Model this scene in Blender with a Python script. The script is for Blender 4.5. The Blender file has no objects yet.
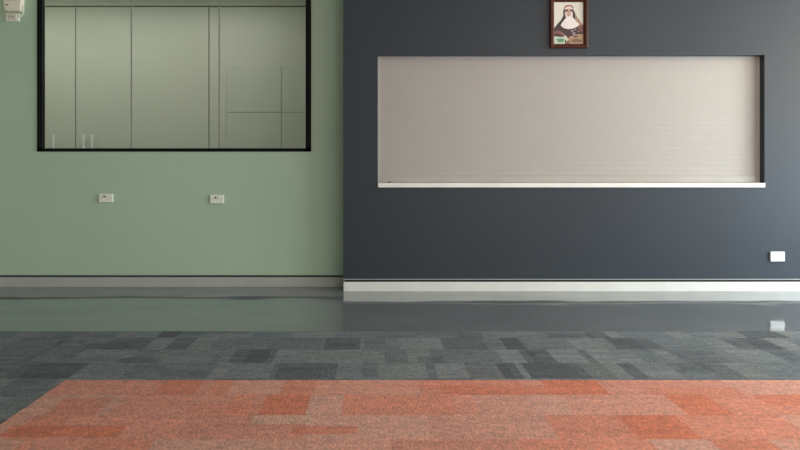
import bpy, bmesh, math, random
from mathutils import Vector
random.seed(4)
sc = bpy.context.scene
col = sc.collection
F = 650.0; CX = 372.0; CY = 171.0; H = 1.05      # pin-hole model used to size the room from the photo
YD = 5.67      # front of the dark wall
YG = 5.89      # front of the green wall

def X(px, Y): return (px - CX) / F * Y
def Z(py, Y): return H - (py - CY) / F * Y

# ------------------------------------------------------------------ materials
def new_mat(name):
    m = bpy.data.materials.new(name); m.use_nodes = True
    nt = m.node_tree; b = nt.nodes['Principled BSDF']
    return m, nt, b
def srgb(r, g, b):
    f = lambda c: (c/255)/12.92 if c/255 <= .04045 else ((c/255+.055)/1.055)**2.4
    return (f(r), f(g), f(b), 1)
def mth(nt, op, a, b=None, c=None):
    n = nt.nodes.new('ShaderNodeMath'); n.operation = op
    for i, v in enumerate((a, b, c)):
        if v is None: continue
        if isinstance(v, (int, float)): n.inputs[i].default_value = v
        else: nt.links.new(v, n.inputs[i])
    return n.outputs[0]
def pos(nt):
    g = nt.nodes.new('ShaderNodeNewGeometry'); s = nt.nodes.new('ShaderNodeSeparateXYZ')
    nt.links.new(g.outputs['Position'], s.inputs[0]); return g.outputs['Position'], s.outputs
def noise(nt, vec, scale, detail=2, rough=.5):
    n = nt.nodes.new('ShaderNodeTexNoise'); n.inputs['Scale'].default_value = scale
    n.inputs['Detail'].default_value = detail; n.inputs['Roughness'].default_value = rough
    nt.links.new(vec, n.inputs['Vector']); return n.outputs['Fac']
def comb(nt, x, y, z=0.0):
    n = nt.nodes.new('ShaderNodeCombineXYZ')
    for i, v in enumerate((x, y, z)):
        if isinstance(v, (int, float)): n.inputs[i].default_value = v
        else: nt.links.new(v, n.inputs[i])
    return n.outputs[0]
def white(nt, vec):
    n = nt.nodes.new('ShaderNodeTexWhiteNoise'); n.noise_dimensions = '3D'
    nt.links.new(vec, n.inputs['Vector']); return n.outputs['Value']
def ramp(nt, fac, stops, interp='LINEAR'):
    n = nt.nodes.new('ShaderNodeValToRGB'); cr = n.color_ramp; cr.interpolation = interp
    while len(cr.elements) < len(stops): cr.elements.new(.5)
    for e, (p, c) in zip(cr.elements, stops): e.position = p; e.color = c
    nt.links.new(fac, n.inputs[0]); return n.outputs[0]
def mix(nt, fac, a, b, mode='MIX'):
    n = nt.nodes.new('ShaderNodeMix'); n.data_type = 'RGBA'; n.blend_type = mode
    for s, v in ((n.inputs[0], fac), (n.inputs[6], a), (n.inputs[7], b)):
        if isinstance(v, (int, float, tuple)): s.default_value = v
        else: nt.links.new(v, s)
    return n.outputs[2]
def bump(nt, b, h, strength, dist=.002):
    n = nt.nodes.new('ShaderNodeBump'); n.inputs['Strength'].default_value = strength
    n.inputs['Distance'].default_value = dist
    nt.links.new(h, n.inputs['Height']); nt.links.new(n.outputs[0], b.inputs['Normal'])

def plain(name, c, rough=.5, metal=0, spec=.5, var=.04, scale=6):
    """a flat colour with a faint procedural mottling"""
    m, nt, b = new_mat(name)
    p, _ = pos(nt)
    n = noise(nt, p, scale, 3)
    lo = tuple(v*(1-var) for v in c[:3])+(1,); hi = tuple(min(1, v*(1+var)) for v in c[:3])+(1,)
    nt.links.new(ramp(nt, n, [(.3, lo), (.7, hi)]), b.inputs['Base Color'])
    b.inputs['Roughness'].default_value = rough; b.inputs['Metallic'].default_value = metal
    b.inputs['Specular IOR Level'].default_value = spec
    return m
def wall_paint(name, c, rough, spec, c2=None):
    m, nt, b = new_mat(name)
    p, _ = pos(nt)
    n = noise(nt, p, .9, 3)
    c2 = c2 or tuple(v*1.05 for v in c[:3])+(1,)
    nt.links.new(ramp(nt, n, [(.3, c), (.7, c2)]), b.inputs['Base Color'])
    b.inputs['Roughness'].default_value = rough
    b.inputs['Specular IOR Level'].default_value = spec
    bump(nt, b, noise(nt, p, 220, 2), .12, .001)
    return m

M = {}
M['dark'] = wall_paint('dark_wall_paint', srgb(53, 59, 66), .45, .32)
M['green'] = wall_paint('green_wall_paint', srgb(182, 206, 182), .6, .35)
M['cream'] = wall_paint('cream_wall_paint', srgb(215, 212, 200), .7, .3)
M['ceiling'] = plain('ceiling_white', srgb(225, 222, 214), .8)
M['white'] = plain('gloss_white_skirting', srgb(226, 226, 220), .35)
M['grey_skirt'] = plain('grey_skirting', srgb(184, 187, 180), .4)
M['black'] = plain('black_aluminium', srgb(12, 13, 15), .4, spec=.15)
M['gap'] = plain('shadow_gap_black', srgb(18, 20, 20), .7)
M['bead'] = plain('pale_metal_bead', srgb(170, 175, 172), .4)
M['plastic'] = plain('white_plastic', srgb(246, 247, 234), .35)
M['plastic_w'] = plain('bright_white_plastic', srgb(240, 240, 238), .35)
M['warm'] = plain('cream_plastic', srgb(250, 242, 226), .35)
M['button'] = plain('switch_grey', srgb(226, 227, 216), .35)
M['hole'] = plain('socket_hole_dark', srgb(40, 38, 34), .6)
M['greymark'] = plain('switch_mark_grey', srgb(110, 112, 100), .6)  # mid grey for one rocker, the pin slots and the badge
M['cup'] = plain('cupboard_laminate', srgb(204, 204, 192), .5, scale=.8)
M['panel_pale'] = plain('seamed_panel_pale', srgb(200, 203, 190), .5, scale=.8)
M['frame'] = plain('picture_frame_wood', srgb(70, 27, 18), .4, spec=.25, var=.25, scale=30)
M['seal'] = plain('glass_joint_sealant', srgb(150, 153, 142), .5)
M['seam'] = plain('cupboard_seam', srgb(172, 174, 162), .5)
M['sill'] = plain('white_sill', srgb(238, 238, 232), .3)
M['guide'] = plain('shutter_guide', srgb(182, 178, 172), .4)
M['rail'] = plain('shutter_rail', srgb(172, 167, 162), .4)

# roller shutter slats
m, nt, b = new_mat('shutter_slats'); p, s = pos(nt)
v = comb(nt, mth(nt, 'MULTIPLY', s[0], .9), 0.0, mth(nt, 'MULTIPLY', s[2], 95))
n = noise(nt, v, 1.0, 3)
nt.links.new(ramp(nt, n, [(.3, srgb(173, 167, 161)), (.7, srgb(175, 169, 163))]), b.inputs['Base Color'])
b.inputs['Roughness'].default_value = .45; b.inputs['Specular IOR Level'].default_value = .4
bump(nt, b, n, .06, .002)
M['shutter'] = m

# polished resin floor
m, nt, b = new_mat('polished_floor'); p, s = pos(nt)
n = noise(nt, p, 1.4, 4, .6)
nt.links.new(ramp(nt, n, [(.3, srgb(96, 103, 108)), (.7, srgb(112, 119, 124))]), b.inputs['Base Color'])
b.inputs['Roughness'].default_value = .07; b.inputs['IOR'].default_value = 2.3
st = noise(nt, comb(nt, mth(nt, 'MULTIPLY', s[0], 1.5), mth(nt, 'MULTIPLY', s[1], 3)), 1.0, 1)
bump(nt, b, st, .9, .006)
M['floor'] = m

def carpet(name, pal, rowh, w, spk_lo, spk_hi, stripe, frac_big, seed, special=(), lines=.07):
    m, nt, b = new_mat(name); p, s = pos(nt)
    y = mth(nt, 'DIVIDE', mth(nt, 'SUBTRACT', s[1], 3.27), rowh)
    row = mth(nt, 'FLOOR', y)
    off = white(nt, comb(nt, row, seed, 3.0))
    u = mth(nt, 'ADD', mth(nt, 'DIVIDE', s[0], w), mth(nt, 'MULTIPLY', off, 7.0))
    small = mth(nt, 'FLOOR', u)
    big = mth(nt, 'FLOOR', mth(nt, 'DIVIDE', mth(nt, 'ADD', u, .37), 2.0))
    pick = mth(nt, 'GREATER_THAN', white(nt, comb(nt, big, row, 11.0+seed)), frac_big)
    cell = mth(nt, 'ADD', mth(nt, 'MULTIPLY', pick, small), mth(nt, 'MULTIPLY', mth(nt, 'SUBTRACT', 1.0, pick), mth(nt, 'ADD', big, 500.0)))
    val = white(nt, comb(nt, cell, row, 5.0+seed))
    base = ramp(nt, val, pal, 'CONSTANT')
    ribx = None
    for (tx0, tx1, ty0, ty1, tc, amount, ribbed) in special:     # tiles whose colour stands out
        inside = mth(nt, 'MULTIPLY', mth(nt, 'MULTIPLY', mth(nt, 'GREATER_THAN', s[0], tx0), mth(nt, 'LESS_THAN', s[0], tx1)),
                     mth(nt, 'MULTIPLY', mth(nt, 'GREATER_THAN', s[1], ty0), mth(nt, 'LESS_THAN', s[1], ty1)))
        base = mix(nt, mth(nt, 'MULTIPLY', inside, amount*.75), base, tc)
        if ribbed: ribx = inside if ribx is None else mth(nt, 'MAXIMUM', ribx, inside)
    # tufts
    mott = noise(nt, p, 26, 4, .75)
    fine = noise(nt, comb(nt, mth(nt, 'MULTIPLY', s[0], 1.0), mth(nt, 'MULTIPLY', s[1], .45)), 95, 2, .7)
    spk = ramp(nt, fine, [(.34, spk_lo), (.66, spk_hi)])
    c = mix(nt, 1.0, base, spk, 'MULTIPLY')
    c = mix(nt, 1.0, c, ramp(nt, mott, [(.36, (.82, .88, .92, 1)), (.64, (1.18, 1.12, 1.08, 1))]), 'MULTIPLY')
    # ribbed tiles
    rib = mth(nt, 'GREATER_THAN', mth(nt, 'FRACT', mth(nt, 'MULTIPLY', s[0], 75.0)), .45)
    isrib = mth(nt, 'GREATER_THAN', white(nt, comb(nt, cell, row, 23.0+seed)), .82)
    if ribx is not None: isrib = mth(nt, 'MAXIMUM', isrib, ribx)
    ribf = mth(nt, 'MULTIPLY', mth(nt, 'MULTIPLY', rib, isrib), stripe)
    c = mix(nt, ribf, c, (.02, .022, .024, 1))
    # lines drawn through each tile, along the room
    ln = noise(nt, comb(nt, mth(nt, 'MULTIPLY', s[0], 1.6), mth(nt, 'MULTIPLY', s[1], 16.0), cell), 1.0, 3)
    c = mix(nt, 1.0, c, ramp(nt, ln, [(.35, (1-lines,)*3+(1,)), (.65, (1+lines*.7,)*3+(1,))]), 'MULTIPLY')
    nt.links.new(c, b.inputs['Base Color'])
    b.inputs['Roughness'].default_value = .95; b.inputs['Specular IOR Level'].default_value = .12
    bump(nt, b, fine, .5, .004)
    return m
g = srgb
DK = g(76, 83, 88); DKR = g(100, 107, 111); R0, R1, R2, R3 = 3.27, 3.535, 3.80, 4.065
M['carpet_grey'] = carpet('grey_carpet_tiles',
    [(0, g(92, 99, 105)), (.12, g(110, 118, 123)), (.30, g(102, 111, 117)), (.50, g(116, 122, 126)), (.66, g(98, 107, 113)), (.84, g(112, 119, 121))],
    .265, .13, (.78, .78, .78, 1), (1.2, 1.2, 1.2, 1), .35, .45, 1.0, [
    (.669, .769, R0, R1, DK, 1, 0), (.497, .643, R0, R1, DKR, .6, 1), (-.523, -.262, R0, R1, DKR, .6, 1), (1.323, 1.402, R0, R1, DK, .9, 0), (1.63, 1.80, R0+.12, R1, DK, .7, 0),
    (.891, 1.015, R1, R2, DK, 1, 0), (-.79, -.547, R1, R2, DK, .8, 0), (-1.40, -1.18, R1, R1+.1, DK, .7, 0), (1.9, 2.05, R1, R2, DKR, .9, 0), (.25, .40, R1, R1+.13, DK, .7, 0),
    (-.284, -.07, R2, R3, DK, .9, 0), (.792, .907, R2, R3, DK, 1, 0), (1.44, 1.62, R2, R3, DK, .7, 0), (2.27, 2.44, R2, R3, DK, .6, 0), (-1.7, -1.45, R2, R2+.14, DK, .6, 0),
    (1.11, 1.40, R3, R3+.12, DK, .8, 0), (-1.2, -.8, R3+.1, R3+.3, DK, .5, 0), (.55, .7, R3, R3+.14, DK, .6, 0)], lines=.15)
OR = g(190, 112, 88)
M['carpet_red'] = carpet('red_carpet_tiles',
    [(0, g(192, 144, 131)), (.22, g(196, 138, 123)), (.42, g(190, 146, 134)), (.62, g(196, 133, 116)), (.80, g(194, 142, 128)), (.90, g(190, 135, 121))],
    .25, .25, (.72, .80, .82, 1), (1.24, 1.18, 1.12, 1), .08, .75, 2.0, [
    (.834, 1.11, 3.02, 3.27, OR, 1, 0), (-1.02, -.83, 3.02, 3.27, OR, .7, 0), (.33, .834, 3.02, 3.14, OR, .7, 0), (.0, .5, 3.13, 3.155, g(205, 110, 92), .5, 0), (1.3, 1.75, 3.02, 3.12, OR, .45, 0),
    (1.351, 1.546, 2.77, 3.02, OR, .95, 0), (-.487, -.284, 2.77, 3.02, OR, .95, 0), (-1.404, -1.183, 2.77, 2.97, OR, .65, 0), (1.763, 2.05, 2.88, 3.02, OR, .7, 0), (-.8, -.49, 2.77, 2.9, OR, .3, 0),
    (1.038, 1.285, 2.52, 2.77, OR, .95, 0), (-1.467, -1.0, 2.54, 2.655, OR, .95, 0), (-.32, -.06, 2.57, 2.65, OR, .8, 0), (-.5, -.25, 2.67, 2.77, g(186, 160, 142), .8, 0), (1.3, 1.53, 2.27, 2.52, OR, .9, 0)])

# clear glass: a thin pane that lets light straight through and mirrors a little
m, nt, b = new_mat('clear_glass'); nt.nodes.remove(b)
out = nt.nodes['Material Output']
tr = nt.nodes.new('ShaderNodeBsdfTransparent'); tr.inputs[0].default_value = (.86, .90, .86, 1)
gl = nt.nodes.new('ShaderNodeBsdfGlossy'); gl.inputs['Roughness'].default_value = .03
gl.inputs['Color'].default_value = (1, 1, 1, 1)
fr = nt.nodes.new('ShaderNodeFresnel'); fr.inputs[0].default_value = 1.5
ms = nt.nodes.new('ShaderNodeMixShader')
nt.links.new(fr.outputs[0], ms.inputs[0]); nt.links.new(tr.outputs[0], ms.inputs[1]); nt.links.new(gl.outputs[0], ms.inputs[2])
nt.links.new(ms.outputs[0], out.inputs[0])
M['glass'] = m

# ------------------------------------------------------------------ mesh helpers
def box(bm, x0, x1, y0, y1, z0, z1, mi=0):
    vs = [bm.verts.new(c) for c in ((x0,y0,z0),(x1,y0,z0),(x1,y1,z0),(x0,y1,z0),(x0,y0,z1),(x1,y0,z1),(x1,y1,z1),(x0,y1,z1))]
    for f in ((0,3,2,1),(4,5,6,7),(0,1,5,4),(1,2,6,5),(2,3,7,6),(3,0,4,7)):
        bm.faces.new([vs[i] for i in f]).material_index = mi
    return vs
def link(name, bm, mats, parent=None, bevel=0, smooth=False, segs=2):
    me = bpy.data.meshes.new(name)
    bmesh.ops.recalc_face_normals(bm, faces=bm.faces)
    bm.to_mesh(me); bm.free()
    if not isinstance(mats, (list, tuple)): mats = [mats]
    for q in mats: me.materials.append(q)
    o = bpy.data.objects.new(name, me); col.objects.link(o)
    if parent: o.parent = parent
    if bevel:
        md = o.modifiers.new('bevel', 'BEVEL'); md.width = bevel; md.segments = segs; md.limit_method = 'ANGLE'
    if smooth:
        for f in me.polygons: f.use_smooth = True
    return o
def boxo(name, mats, dims, parent=None, bevel=0, loc=(0,0,0)):
    bm = bmesh.new(); x0,x1,y0,y1,z0,z1 = dims
    box(bm, x0-loc[0], x1-loc[0], y0-loc[1], y1-loc[1], z0-loc[2], z1-loc[2])
    return link(name, bm, mats, parent, bevel)
def struct(o): o['kind'] = 'structure'; return o
def tag(o, label, cat, group=None):
    o['label'] = label; o['category'] = cat
    if group: o['group'] = group
    return o
def empty(name, loc):
    o = bpy.data.objects.new(name, None); col.objects.link(o); o.location = loc; o.empty_display_size = .05
    return o
def pierced(name, mat, x0, x1, z0, z1, hx0, hx1, hz0, hz1, y0, y1, hole2=None):
    """a wall slab with one rectangular opening through it; all corners of the opening (x,z) taken from (hx0..hz1)"""
    bm = bmesh.new()
    xs = [x0, hx0, hx1, x1]; zs = [z0, hz0, hz1, z1]
    V = {}
    for k, y in enumerate((y0, y1)):
        for i, x in enumerate(xs):
            for j, z in enumerate(zs): V[i,j,k] = bm.verts.new((x, y, z))
    for k in (0, 1):
        for i in range(3):
            for j in range(3):
                if (i, j) == (1, 1): continue
                bm.faces.new([V[i,j,k], V[i+1,j,k], V[i+1,j+1,k], V[i,j+1,k]])
    def side(a, c): bm.faces.new([V[a+(0,)], V[c+(0,)], V[c+(1,)], V[a+(1,)]])
    for i in range(3): side((i,0),(i+1,0)); side((i,3),(i+1,3)); side((0,i),(0,i+1)); side((3,i),(3,i+1))
    side((1,1),(2,1)); side((1,2),(2,2)); side((1,1),(1,2)); side((2,1),(2,2))
    return link(name, bm, mat)

# ------------------------------------------------------------------ room shell
XL, XR, YB, CEIL = -4.6, 6.5, -3.6, 3.05
struct(boxo('floor', M['floor'], (XL-.2, XR+.2, YB-.2, 8.2, -.2, 0)))
struct(boxo('ceiling', M['ceiling'], (XL-.2, XR+.2, YB-.2, 8.2, CEIL, CEIL+.2)))
struct(boxo('wall_back', M['cream'], (XL, XR, YB-.15, YB, 0, CEIL)))
struct(boxo('wall_left', M['cream'], (XL-.15, XL, YB-.15, 8.0, 0, CEIL)))
# right wall with the daylight opening
WY0, WY1, WZ0, WZ1 = .4, 5.45, .25, 2.8
bmw = pierced('wall_right', M['cream'], YB-.15, YD+.5, 0, CEIL, WY0, WY1, WZ0, WZ1, 0, .15)
for v_ in bmw.data.vertices: v_.co = Vector((XR + v_.co.y, v_.co.x, v_.co.z))
struct(bmw)
w3 = struct(empty('window_2', (XR+.07, WY0, WZ0)))
bm = bmesh.new()
for k in range(5):
    yy = (WY1-WY0)*k/4
    box(bm, -.03, .03, max(0, yy-.03), min(WY1-WY0, yy+.03), 0, WZ1-WZ0)
box(bm, -.03, .03, 0, WY1-WY0, 0, .06); box(bm, -.03, .03, 0, WY1-WY0, WZ1-WZ0-.06, WZ1-WZ0)
link('window_frame', bm, M['black'], w3)

# dark wall with the serving opening
xd0 = X(343.2, YD)
ox0, ox1, oz1 = X(377.8, YD), X(764.6, YD), Z(55.0, YD)
sill_top, sill_bot = Z(183.0, YD), Z(187.5, YD)
YS = YD + .075
wb = Z(279.6, YD)
struct(pierced('wall_front_dark', M['dark'], xd0, XR, wb, CEIL, ox0, ox1, sill_bot, oz1, YD, YD+.20))
struct(boxo('wall_front_core', M['gap'], (xd0+.012, XR, YD+.012, YD+.2, 0.0, wb)))
struct(boxo('trim_1', M['bead'], (xd0, XR, YD-.003, YD+.006, wb-.001, wb+.006)))
struct(boxo('baseboard_front_dark', M['white'], (xd0+.003, XR, YD-.006, YD+.010, 0, Z(281.9, YD)), bevel=.0015))

# green wall with the big fixed window
gx0, gx1 = X(37.4, YG), X(311.2, YG); gzb = Z(151.6, YG); gzt = 2.75
wg = Z(275.3, YG)
struct(pierced('wall_front_green', M['green'], XL, xd0+.3, wg, CEIL, gx0, gx1, gzb, gzt, YG, YG+.14))
struct(boxo('wall_green_core', M['gap'], (XL, xd0+.3, YG+.035, YG+.14, 0.0, wg)))
struct(boxo('trim_2', M['bead'], (XL, xd0+.2, YG-.003, YG+.006, Z(275.35, YG), Z(274.6, YG))))
struct(boxo('baseboard_front_green', M['grey_skirt'], (XL, xd0+.2, YG-.006, YG+.034, 0, Z(277.2, YG)), bevel=.0015))

# window_1: black frame, three butt-jointed panes
w1 = struct(empty('window_1', ((gx0+gx1)/2, YG, gzb)))
def rel(o_par, d):
    l = o_par.location; return (d[0]-l[0], d[1]-l[0+1], d[2]-l[1], d[3]-l[1], d[4]-l[2], d[5]-l[2])
def child(par, name, mat, x0, x1, y0, y1, z0, z1, bevel=0):
    l = par.location
    return boxo(name, mat, (x0-l.x, x1-l.x, y0-l.y, y1-l.y, z0-l.z, z1-l.z), par, bevel)
fw, fb = .040, .030
l = w1.location; bm = bmesh.new()
fy0, fy1 = YG-.008, YG+.045
box(bm, gx0-l.x, gx0+fw+.006-l.x, fy0-l.y, fy1-l.y, 0, gzt-gzb)
box(bm, gx1-fw-.010-l.x, gx1-l.x, fy0-l.y, fy1-l.y, 0, gzt-gzb)
box(bm, gx0-l.x, gx1-l.x, fy0-l.y, fy1-l.y, 0, fb)
box(bm, gx0-l.x, gx1-l.x, fy0-l.y, fy1-l.y, gzt-gzb-.05, gzt-gzb)
link('window_frame', bm, M['black'], w1)
YP = YG + .018
j1, j2 = X(131.4, YP), X(219.2, YP)
edges = [gx0+fw, j1, j2, gx1-fw]
for a_, b_ in zip(edges[:-1], edges[1:]):
    bm = bmesh.new()
    vs = [bm.verts.new((x-l.x, YP-l.y, z-l.z)) for x, z in ((a_, gzb+fb), (b_, gzb+fb), (b_, gzt-.04), (a_, gzt-.04))]
    bm.faces.new(vs); link('glass_pane', bm, M['glass'], w1)
for j in (j1, j2):
    child(w1, 'glass_joint', M['seal'], j-.0055, j+.0055, YP-.004, YP+.004, gzb+fb, gzt-.04)

# ------------------------------------------------------------------ room behind the glass
YI = 7.3     # cupboard fronts
struct(boxo('wall_kitchen_back', M['cream'], (XL, xd0+1.0, 7.9, 8.0, 0, CEIL)))
struct(boxo('wall_kitchen_right', M['cream'], (1.4, 1.5, YG+.14, 7.9, 0, CEIL)))
zt = Z(6.4, YI)
struct(boxo('trim_3', M['cup'], (XL, 1.4, YI-.012, 7.9, zt+.006, CEIL)))      # bulkhead over the cupboards
seams = [XL+.01, X(75.6, YI), X(209.0, YI), X(345, YI)]
labels = ['pale grey-green tall cupboard behind the glass, left one with a single white handle',
          'pale grey-green tall cupboard behind the glass, middle one with two white handles',
          'pale grey-green tall cupboard behind the glass, right one beside the box of seamed panels']
def handle(par, hx):
    c = bmesh.new(); l = par.location
    x = X(hx, YI-.03); z1 = Z(134.5, YI-.03); z0 = z1-.34
    r = .0135
    for a_, b_, y_ in ((z0, z1, YI-.045),):
        n = 10; rings = []
        for z in (a_, a_+.012, b_-.012, b_):
            rr = r if z not in (a_, b_) else r*.7
            rings.append([c.verts.new((x+rr*math.cos(t*2*math.pi/n)-l.x, y_+rr*math.sin(t*2*math.pi/n)-l.y, z-l.z)) for t in range(n)])
        for q in range(3):
            for t in range(n): c.faces.new([rings[q][t], rings[q][(t+1)%n], rings[q+1][(t+1)%n], rings[q+1][t]])
        c.faces.new(rings[0]); c.faces.new(rings[-1])
    for z in (z0+.05, z1-.05): box(c, x-.006-l.x, x+.006-l.x, YI-.045-l.y, YI-l.y+.002, z-.006-l.z, z+.006-l.z)
    return c
for i in range(3):
    a_, b_ = seams[i], seams[i+1]
    t = tag(empty('tall_cupboard', ((a_+b_)/2, YI, 0)), labels[i], 'cupboard')
    child(t, 'carcass', M['seam'], a_+.001, b_-.001, YI+.020, 7.88, 0.0, zt)
    d = child(t, 'door', M['cup'], a_+.006, b_-.006, YI, YI+.019, .06, zt-.008, .001)
    dl = Vector((0, 0, 0))
    for hx in ([54.3], [84.3, 92.6], [])[i]:
        c = handle(t, hx)
        link('pull_handle', c, M['plastic_w'], d)
# pale box of four panels for a faint rectangle, on the right
YC = 7.24
t = tag(empty('seamed_panels', (X(262, YC), YC, Z(150, YC))), 'pale box of four seamed panels behind the right pane of glass', 'cupboard')
cx0, cx1 = X(226.5, YC), X(330, YC)
cz = [Z(200, YC), Z(112.4, YC), Z(67.2, YC)]
child(t, 'carcass', M['seal'], cx0, cx1, YC+.012, YI-.001, cz[0], cz[2])
cm = X(281.4, YC)
for zz in ((cz[0], cz[1]), (cz[1], cz[2])):
    for xx in ((cx0, cm), (cm, cx1)):
        child(t, 'door', M['panel_pale'], xx[0]+.003, xx[1]-.003, YC, YC+.011, zz[0]+.003, zz[1]-.003, .002)

# ------------------------------------------------------------------ shutter and sill
sh = tag(empty('roller_shutter', ((ox0+ox1)/2, YS, sill_top)), 'closed pale beige roller shutter filling the wide serving opening in the dark wall', 'shutter')
l = sh.location
bm = bmesh.new()
pitch = .0445; z = Z(176.0, YS); prof = []
while z < oz1 + .05:
    prof += [(0, z), (-.0009, z+.003), (-.0012, z+pitch*.5), (-.0009, z+pitch-.003), (0, z+pitch-.0005)]
    z += pitch
x0_, x1_ = ox0+.012, ox1-.012
pv = None
for dy, z in prof:
    a_ = bm.verts.new((x0_-l.x, dy, z-l.z)); b_ = bm.verts.new((x1_-l.x, dy, z-l.z))
    if pv: bm.faces.new([pv[0], pv[1], b_, a_])
    pv = (a_, b_)
link('slat_curtain', bm, M['shutter'], sh)
child(sh, 'bottom_rail', M['rail'], x0_, x1_, YS-.008, YS+.012, sill_top+.002, Z(176.0, YS), .002)
child(sh, 'head_box', M['rail'], x0_, x1_, YS-.006, YS+.012, Z(59.6, YS), oz1+.05, .001)
child(sh, 'guide_channel', M['guide'], ox0+.0005, ox0+.014, YS-.014, YS+.02, sill_top+.001, oz1-.001)
child(sh, 'guide_channel', M['guide'], ox1-.020, ox1-.0005, YS-.006, YS+.02, sill_top+.001, oz1-.001)
child(sh, 'lock_pin', M['hole'], X(388, YS), X(391, YS), YS-.013, YS-.006, sill_top+.003, sill_top+.012)
struct(boxo('sill_backing', M['gap'], (ox0, ox1, YS+.03, YD+.18, sill_bot, oz1)))
tag(boxo('serving_sill', M['sill'], (ox0+.001, ox1-.001, YD-.012, YS+.03, sill_bot+.001, sill_top), bevel=.002, loc=((ox0+ox1)/2, YD, sill_top)).__class__ and bpy.data.objects['serving_sill'],
    'long white sill ledge under the closed roller shutter', 'sill')
bpy.data.objects['serving_sill'].location = ((ox0+ox1)/2, YD, sill_top)

# ------------------------------------------------------------------ carpets
yc_far, yr_far = (H-.006)*F/(331.2-CY), (H-.010)*F/(380.0-CY)
xr0 = -1.525
c = boxo('grey_carpet', M['carpet_grey'], (XL+.001, XR-.001, YB+.001, yc_far, 0, .006), loc=(0, 0, 0))
tag(c, 'charcoal grey patchwork carpet tiles between the polished floor and the red carpet', 'carpet')
c = boxo('red_carpet', M['carpet_red'], (xr0, XR-.4, YB+.6, yr_far, .006, .010))
tag(c, 'rust red and orange carpet tile area in the foreground', 'carpet')

# ------------------------------------------------------------------ power outlets
def outlet(px0, px1, py0, py1, Y, label, white_=False, group=None):
    x0, x1, z0, z1 = X(px0, Y), X(px1, Y), Z(py1, Y), Z(py0, Y)
    t = tag(empty('power_outlet', ((x0+x1)/2, Y, (z0+z1)/2)), label, 'outlet', group)
    w, h = x1-x0, z1-z0
    pm = M['plastic_w'] if white_ else M['plastic']
    bm = bmesh.new(); box(bm, -w/2, w/2, -.016, 0, -h/2, h/2); link('faceplate', bm, pm, t, .003)
    for s_ in (-1, 1):
        bm = bmesh.new(); box(bm, s_*w*.10-w*.06, s_*w*.10+w*.06, -.0195, -.016, h*.08, h*.30)
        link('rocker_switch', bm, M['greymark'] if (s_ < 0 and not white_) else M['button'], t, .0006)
    for s_ in (-1, 1):                           # three-pin sockets, slots cut as dark insets
        bm = bmesh.new(); cx = s_*w*.29
        for dx, dz, ang in ((-.006, .004, .5), (.006, .004, -.5), (0, -.009, 0)):
            cs, sn = math.cos(ang), math.sin(ang)
            vs = []
            for a_, b_ in ((-.0009, -.0038), (.0009, -.0038), (.0009, .0038), (-.0009, .0038)):
                vs.append(bm.verts.new((cx+dx+a_*cs-b_*sn, -.0163, dz-h*.06+a_*sn+b_*cs)))
            bm.faces.new(vs)
        link('pin_slots', bm, M['button'] if white_ else M['greymark'], t)
    return t
outlet(99.6, 113.4, 193.8, 202.3, YG, 'white double power outlet on the green wall, left of two under the window')
outlet(210.6, 224.0, 194.9, 203.4, YG, 'white double power outlet on the green wall, right one nearer the dark wall')
outlet(769.6, 783.8, 251.6, 261.2, YD, 'white double power outlet low on the dark wall near the skirting', True)

# outlet under the wall unit, with its dark sockets
Y = YG
x0, x1, z0, z1 = X(6.9, Y), X(20.2, Y), Z(22.0, Y), Z(13.4, Y); w, h = x1-x0, z1-z0
t = tag(empty('power_outlet', ((x0+x1)/2, Y, (z0+z1)/2)), 'cream power outlet with dark sockets under the boxy wall unit at the top left', 'outlet')
bm = bmesh.new(); box(bm, -w/2, w/2, -.022, 0, -h/2, h/2); link('faceplate', bm, M['warm'], t, .003)
for cx in (-.024, .010):
    bm = bmesh.new()
    for dx, dz, ang in ((-.009, .004, .5), (.009, .004, -.5), (0, -.012, 0)):
        cs, sn = math.cos(ang), math.sin(ang)
        bm.faces.new([bm.verts.new((cx+dx+a_*cs-b_*sn, -.0223, dz+a_*sn+b_*cs)) for a_, b_ in ((-.0022, -.0055), (.0022, -.0055), (.0022, .0055), (-.0022, .0055))])
    link('pin_slots', bm, M['hole'], t)
for cx in (-.022, .006):
    bm = bmesh.new(); box(bm, cx-.007, cx+.007, -.0255, -.022, .018, .031); link('rocker_switch', bm, M['button'], t, .0006)
bm = bmesh.new(); box(bm, .030, .052, -.045, -.022, -.016, .014); link('cable_plug', bm, M['plastic'], t, .004)

# wall unit above it: rounded box that narrows downwards
YU = YG-.055
t = tag(empty('wall_unit', (X(11.8, YU), YG, Z(12, YG))), 'cream boxy wall unit with rounded lower edge above the cream outlet, top left', 'wall unit')
bm = bmesh.new(); l = t.location
secs = [(Z(-26, YG), .080, .085, .045), (Z(-18, YG), .084, .088, .055), (Z(0, YG), .082, .086, .058), (Z(8, YG), .078, .080, .055), (Z(11.2, YG), .072, .074, .048), (Z(12.3, YG), .060, .062, .035)]
rings = []
for z, wl, wr, d in secs:
    ring = []
    pts = [(-wl, 0)]
    for k in range(5):
        a_ = math.pi*.5*k/4; r = .015
        pts.append((-wl+r-r*math.cos(a_), -(d-r)-r*math.sin(a_)))
    for k in range(5):
        a_ = math.pi*.5*k/4; r = .012
        pts.append((wr-r+r*math.sin(a_), -(d-r)-r*math.cos(a_)))
    pts.append((wr, 0))
    for x, y in pts: ring.append(bm.verts.new((x, y, z-l.z)))
    rings.append(ring)
for a_, b_ in zip(rings[:-1], rings[1:]):
    for k in range(len(a_)): bm.faces.new([a_[k], a_[(k+1)%len(a_)], b_[(k+1)%len(a_)], b_[k]])
bm.faces.new(rings[0]); bm.faces.new(list(reversed(rings[-1])))
link('housing', bm, M['warm'], t, .004)
bm = bmesh.new()
for k in range(9):     # small oval grey badge
    pass
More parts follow.
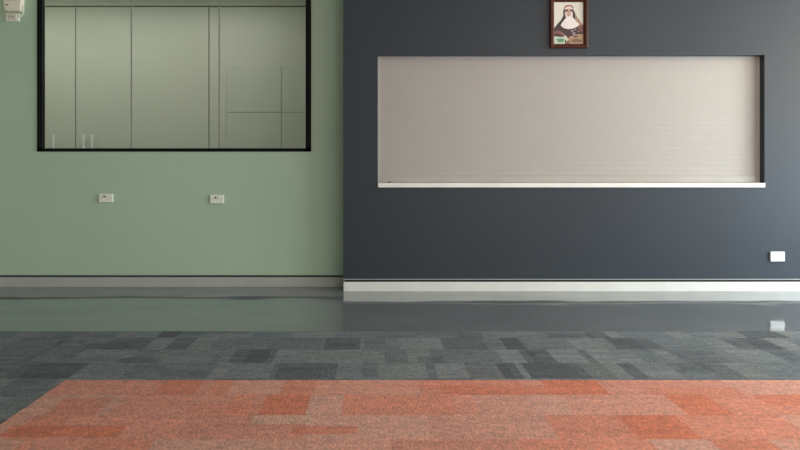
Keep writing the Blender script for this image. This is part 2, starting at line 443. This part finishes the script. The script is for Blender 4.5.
vs = [bm.verts.new((-.042+.013*math.cos(a_*math.pi/8)+.003*math.sin(a_*math.pi/8), -.0595, Z(6.4, YG)-l.z+.0055*math.sin(a_*math.pi/8))) for a_ in range(16)]
r = bmesh.ops.extrude_face_region(bm, geom=[bm.faces.new(vs)])
for e in r['geom']:
    if isinstance(e, bmesh.types.BMVert): e.co.y += .006
link('badge', bm, M['greymark'], t)
bm = bmesh.new(); box(bm, -.05, .045, -.0600, -.054, Z(2.3, YG)-l.z-.003, Z(2.3, YG)-l.z+.003); link('vent_slot', bm, M['button'], t, .001)

# the cord from the unit to the outlet
cu = bpy.data.curves.new('white_lead', 'CURVE'); cu.dimensions = '3D'; cu.bevel_depth = .0050; cu.bevel_resolution = 3
sp = cu.splines.new('NURBS')
pts = [(20.5, 3, -.025), (22.3, 4, -.035), (23.7, 8, -.03), (23.7, 12, -.03), (22.6, 15, -.03), (20.8, 16.6, -.03), (18.2, 17.2, -.035)]
sp.points.add(len(pts)-1)
for q, (px, py, dy) in zip(sp.points, pts): q.co = (X(px, YG+dy)-X(21, YG), dy, Z(py, YG+dy)-Z(10, YG), 1)
sp.use_endpoint_u = True; sp.order_u = 4; cu.materials.append(M['plastic'])
tmp = bpy.data.objects.new('tmpcord', cu); col.objects.link(tmp)
dg = bpy.context.evaluated_depsgraph_get(); me = bpy.data.meshes.new_from_object(tmp.evaluated_get(dg))
bpy.data.objects.remove(tmp)
o = bpy.data.objects.new('white_lead', me); col.objects.link(o); o.location = (X(21, YG), YG, Z(10, YG))
for f in me.polygons: f.use_smooth = True
tag(o, 'thin white cord looping from the wall unit to the cream outlet', 'cord')

# ------------------------------------------------------------------ framed portrait
PX0, PX1, PY0, PY1 = 549.6, 587.2, -1.8, 48.3
t = tag(empty('framed_portrait', ((X(PX0, YD)+X(PX1, YD))/2, YD, Z(PY1, YD))),
        'dark wood framed portrait of a veiled woman with white collar above the shutter', 'picture')
l = t.location
def pz(px, py, y): return (X(px, YD)-l.x, y, Z(py, YD)-l.z)
bm = bmesh.new()
fwp = 4.1
outer = [(PX0, PY0), (PX1, PY0), (PX1, PY1), (PX0, PY1)]
prof = [(0, -.001), (0, -.020), (.8, -.024), (2.6, -.022), (3.6, -.014), (fwp, -.012), (fwp, -.004)]
rings = []
for d, y in prof:
    rings.append([bm.verts.new(pz(px + (d if px == PX0 else -d), py + (d if py == PY0 else -d), y)) for px, py in outer])
for a_, b_ in zip(rings[:-1], rings[1:]):
    for k in range(4): bm.faces.new([a_[k], a_[(k+1)%4], b_[(k+1)%4], b_[k]])
bm.faces.new(rings[0])
link('frame', bm, M['frame'], t)
pc = {}
def pm(nm, c):
    pc[nm] = (len(pc), plain('print_'+nm, srgb(*c), .6, var=.06, scale=60))
for nm, c in (('ivory', (226, 222, 208)), ('white', (238, 226, 222)), ('veil_dark', (58, 44, 42)), ('veil_rose', (186, 134, 130)), ('face', (214, 178, 164)),
              ('shade', (112, 78, 72)), ('tan', (176, 142, 116)), ('habit', (70, 50, 50)), ('mauve', (150, 126, 134)), ('rosebrown', (134, 88, 82)),
              ('green', (96, 142, 112)), ('pale', (206, 200, 184)), ('brown', (128, 98, 78)), ('mint', (190, 206, 186))): pm(nm, c)
bm = bmesh.new(); lay = [0]
def poly(nm, pts):
    lay[0] += 1
    y = -.0052 - lay[0]*.00012
    f = bm.faces.new([bm.verts.new(pz(px, py, y)) for px, py in pts]); f.material_index = pc[nm][0]
def ell(nm, cx, cy, rx, ry, n=18): poly(nm, [(cx+rx*math.cos(2*math.pi*k/n), cy+ry*math.sin(2*math.pi*k/n)) for k in range(n)])
poly('ivory', [(552, 0), (585, 0), (585, 46), (552, 46)])
poly('habit', [(553, 29), (557, 25), (562, 20), (574, 18), (580, 24), (584.5, 26), (584.5, 46), (553, 46)])
poly('tan', [(572.6, 9), (574.4, 12), (577, 17), (582.5, 25), (581, 29), (575, 24), (573, 18)])
poly('veil_dark', [(563.6, 9), (563, 12), (563, 16), (561, 20), (556, 25.5), (556.5, 28), (562, 24), (566.5, 19), (566, 12), (569, 6)])
poly('veil_dark', [(570, 7), (573, 9), (574.6, 13), (575.2, 19), (573, 18), (571.5, 12)])
ell('veil_rose', 568.6, 8.2, 4.9, 3.4)
poly('white', [(564.8, 8.6), (568, 7), (571, 7.4), (572.4, 9.4), (572.6, 15), (571, 18), (566, 18), (564.6, 14)])
ell('face', 568.4, 12.6, 3.1, 4.3)
poly('shade', [(564.2, 9.6), (567.8, 9.4), (567.6, 11.6), (564.6, 12.2)])
poly('shade', [(569.3, 9.4), (572.8, 9.6), (572.4, 12.0), (569.5, 11.4)])
poly('veil_rose', [(568, 11), (568.9, 11), (569.3, 13.6), (567.8, 13.6)])
poly('shade', [(567.1, 14.8), (569.8, 14.8), (569.0, 15.6), (567.8, 15.6)])
poly('white', [(566.5, 17.2), (570.6, 17.0), (573, 18.2), (576, 21.5), (579.2, 24.2), (577, 26.8), (573, 28.6), (568, 29.4), (563.5, 28.2), (560.4, 25.6), (562, 22.5)])
for cx, cy, r_ in ((572, 31, 1.6), (575, 29.5, 1.3), (573.6, 33.6, 1.9), (578, 31.6, 1.1)): ell('mauve', cx, cy, r_, r_*.8, 7)
poly('rosebrown', [(577, 28), (581, 25.4), (584.4, 28), (584.4, 34), (580, 32)])
poly('rosebrown', [(553.6, 32), (557, 30.6), (561, 31.6), (565.4, 35), (568, 38.5), (565, 38), (561, 34.6), (557, 33.4), (553.6, 34.4)])
poly('tan', [(569, 37), (575, 35), (581, 34), (584.4, 35), (584.4, 44.6), (570, 44.6), (567, 41)])
poly('brown', [(570, 40), (576, 38.6), (582, 40.4), (581, 42.4), (572, 42.8)])
poly('habit', [(573, 36.6), (577, 36), (578, 37), (573.6, 38)])
poly('mint', [(553.6, 36.4), (560, 37.2), (564.6, 36.8), (564.6, 44.6), (553.6, 44.6)])
poly('green', [(556, 39), (563.6, 38.6), (563.6, 42), (558, 42.6)])
poly('pale', [(564.2, 35.2), (566.6, 37), (568.4, 40), (566.6, 41.4), (564.4, 39.4)])
poly('brown', [(565, 41.6), (569, 40.6), (570, 44.6), (565, 44.6)])
link('portrait_print', bm, [v[1] for v in sorted(pc.values(), key=lambda v: v[0])], t)

# ------------------------------------------------------------------ light
def area(name, loc, rot, sx, sy, power, colr, spread=180):
    ld = bpy.data.lights.new(name, 'AREA'); ld.shape = 'RECTANGLE'; ld.size = sx; ld.size_y = sy
    ld.energy = power; ld.color = colr; ld.spread = math.radians(spread)
    o = bpy.data.objects.new(name, ld); col.objects.link(o); o.location = loc; o.rotation_euler = rot; return o
ym, yl = (WY0+WY1)/2, WY1-WY0
for nm, y_, wy, k in (('near_wall', 4.5, 1.9, 1.25), ('far', 1.85, 2.7, .68)):
    area('daylight_low_'+nm, (XR-.02, y_, .75), (0, math.radians(90), 0), 1.0, wy, 138*k, (.52, .78, 1))
    area('daylight_high_'+nm, (XR-.02, y_, 2.2), (0, math.radians(90), 0), 1.2, wy, 130*k, (1, .86, .70))
area('fill_rear_low', (3.2, YB+.05, .75), (math.radians(90), 0, 0), 3.6, 1.0, 38, (.52, .78, 1))  # added soft fill from behind the camera; the back wall has no window
area('fill_rear_high', (3.2, YB+.05, 2.2), (math.radians(90), 0, 0), 3.6, 1.2, 34, (1, .88, .74))  # warm upper half of the added rear fill
area('ceiling_fill', (2.4, 2.6, CEIL-.02), (0, 0, 0), 1.2, .6, 26, (1, .82, .64))  # added warm wash to lift the upper dark wall and shutter; no fitting
area('kitchen_fill', (-2.7, 6.4, CEIL-.05), (0, 0, 0), 3.4, .5, 22, (1, .98, .95))  # unseen lamp added to brighten the cupboards behind the glass
w = bpy.data.worlds.new('World'); sc.world = w; w.use_nodes = True
w.node_tree.nodes['Background'].inputs[0].default_value = (1.4, 1.5, 1, 1)
w.node_tree.nodes['Background'].inputs[1].default_value = 1.0

# ------------------------------------------------------------------ camera
cd = bpy.data.cameras.new('camera'); cam = bpy.data.objects.new('camera', cd); col.objects.link(cam)
cam.location = (0, 0, H); cam.rotation_euler = (math.radians(90), math.radians(0), 0)
cd.sensor_width = 36; cd.lens = F/800*36
cd.shift_x = (400-CX)/800; cd.shift_y = -(225-CY)/800
sc.camera = cam
sc.view_settings.view_transform = 'Standard'
sc.view_settings.look = 'None'
sc.view_settings.exposure = 0
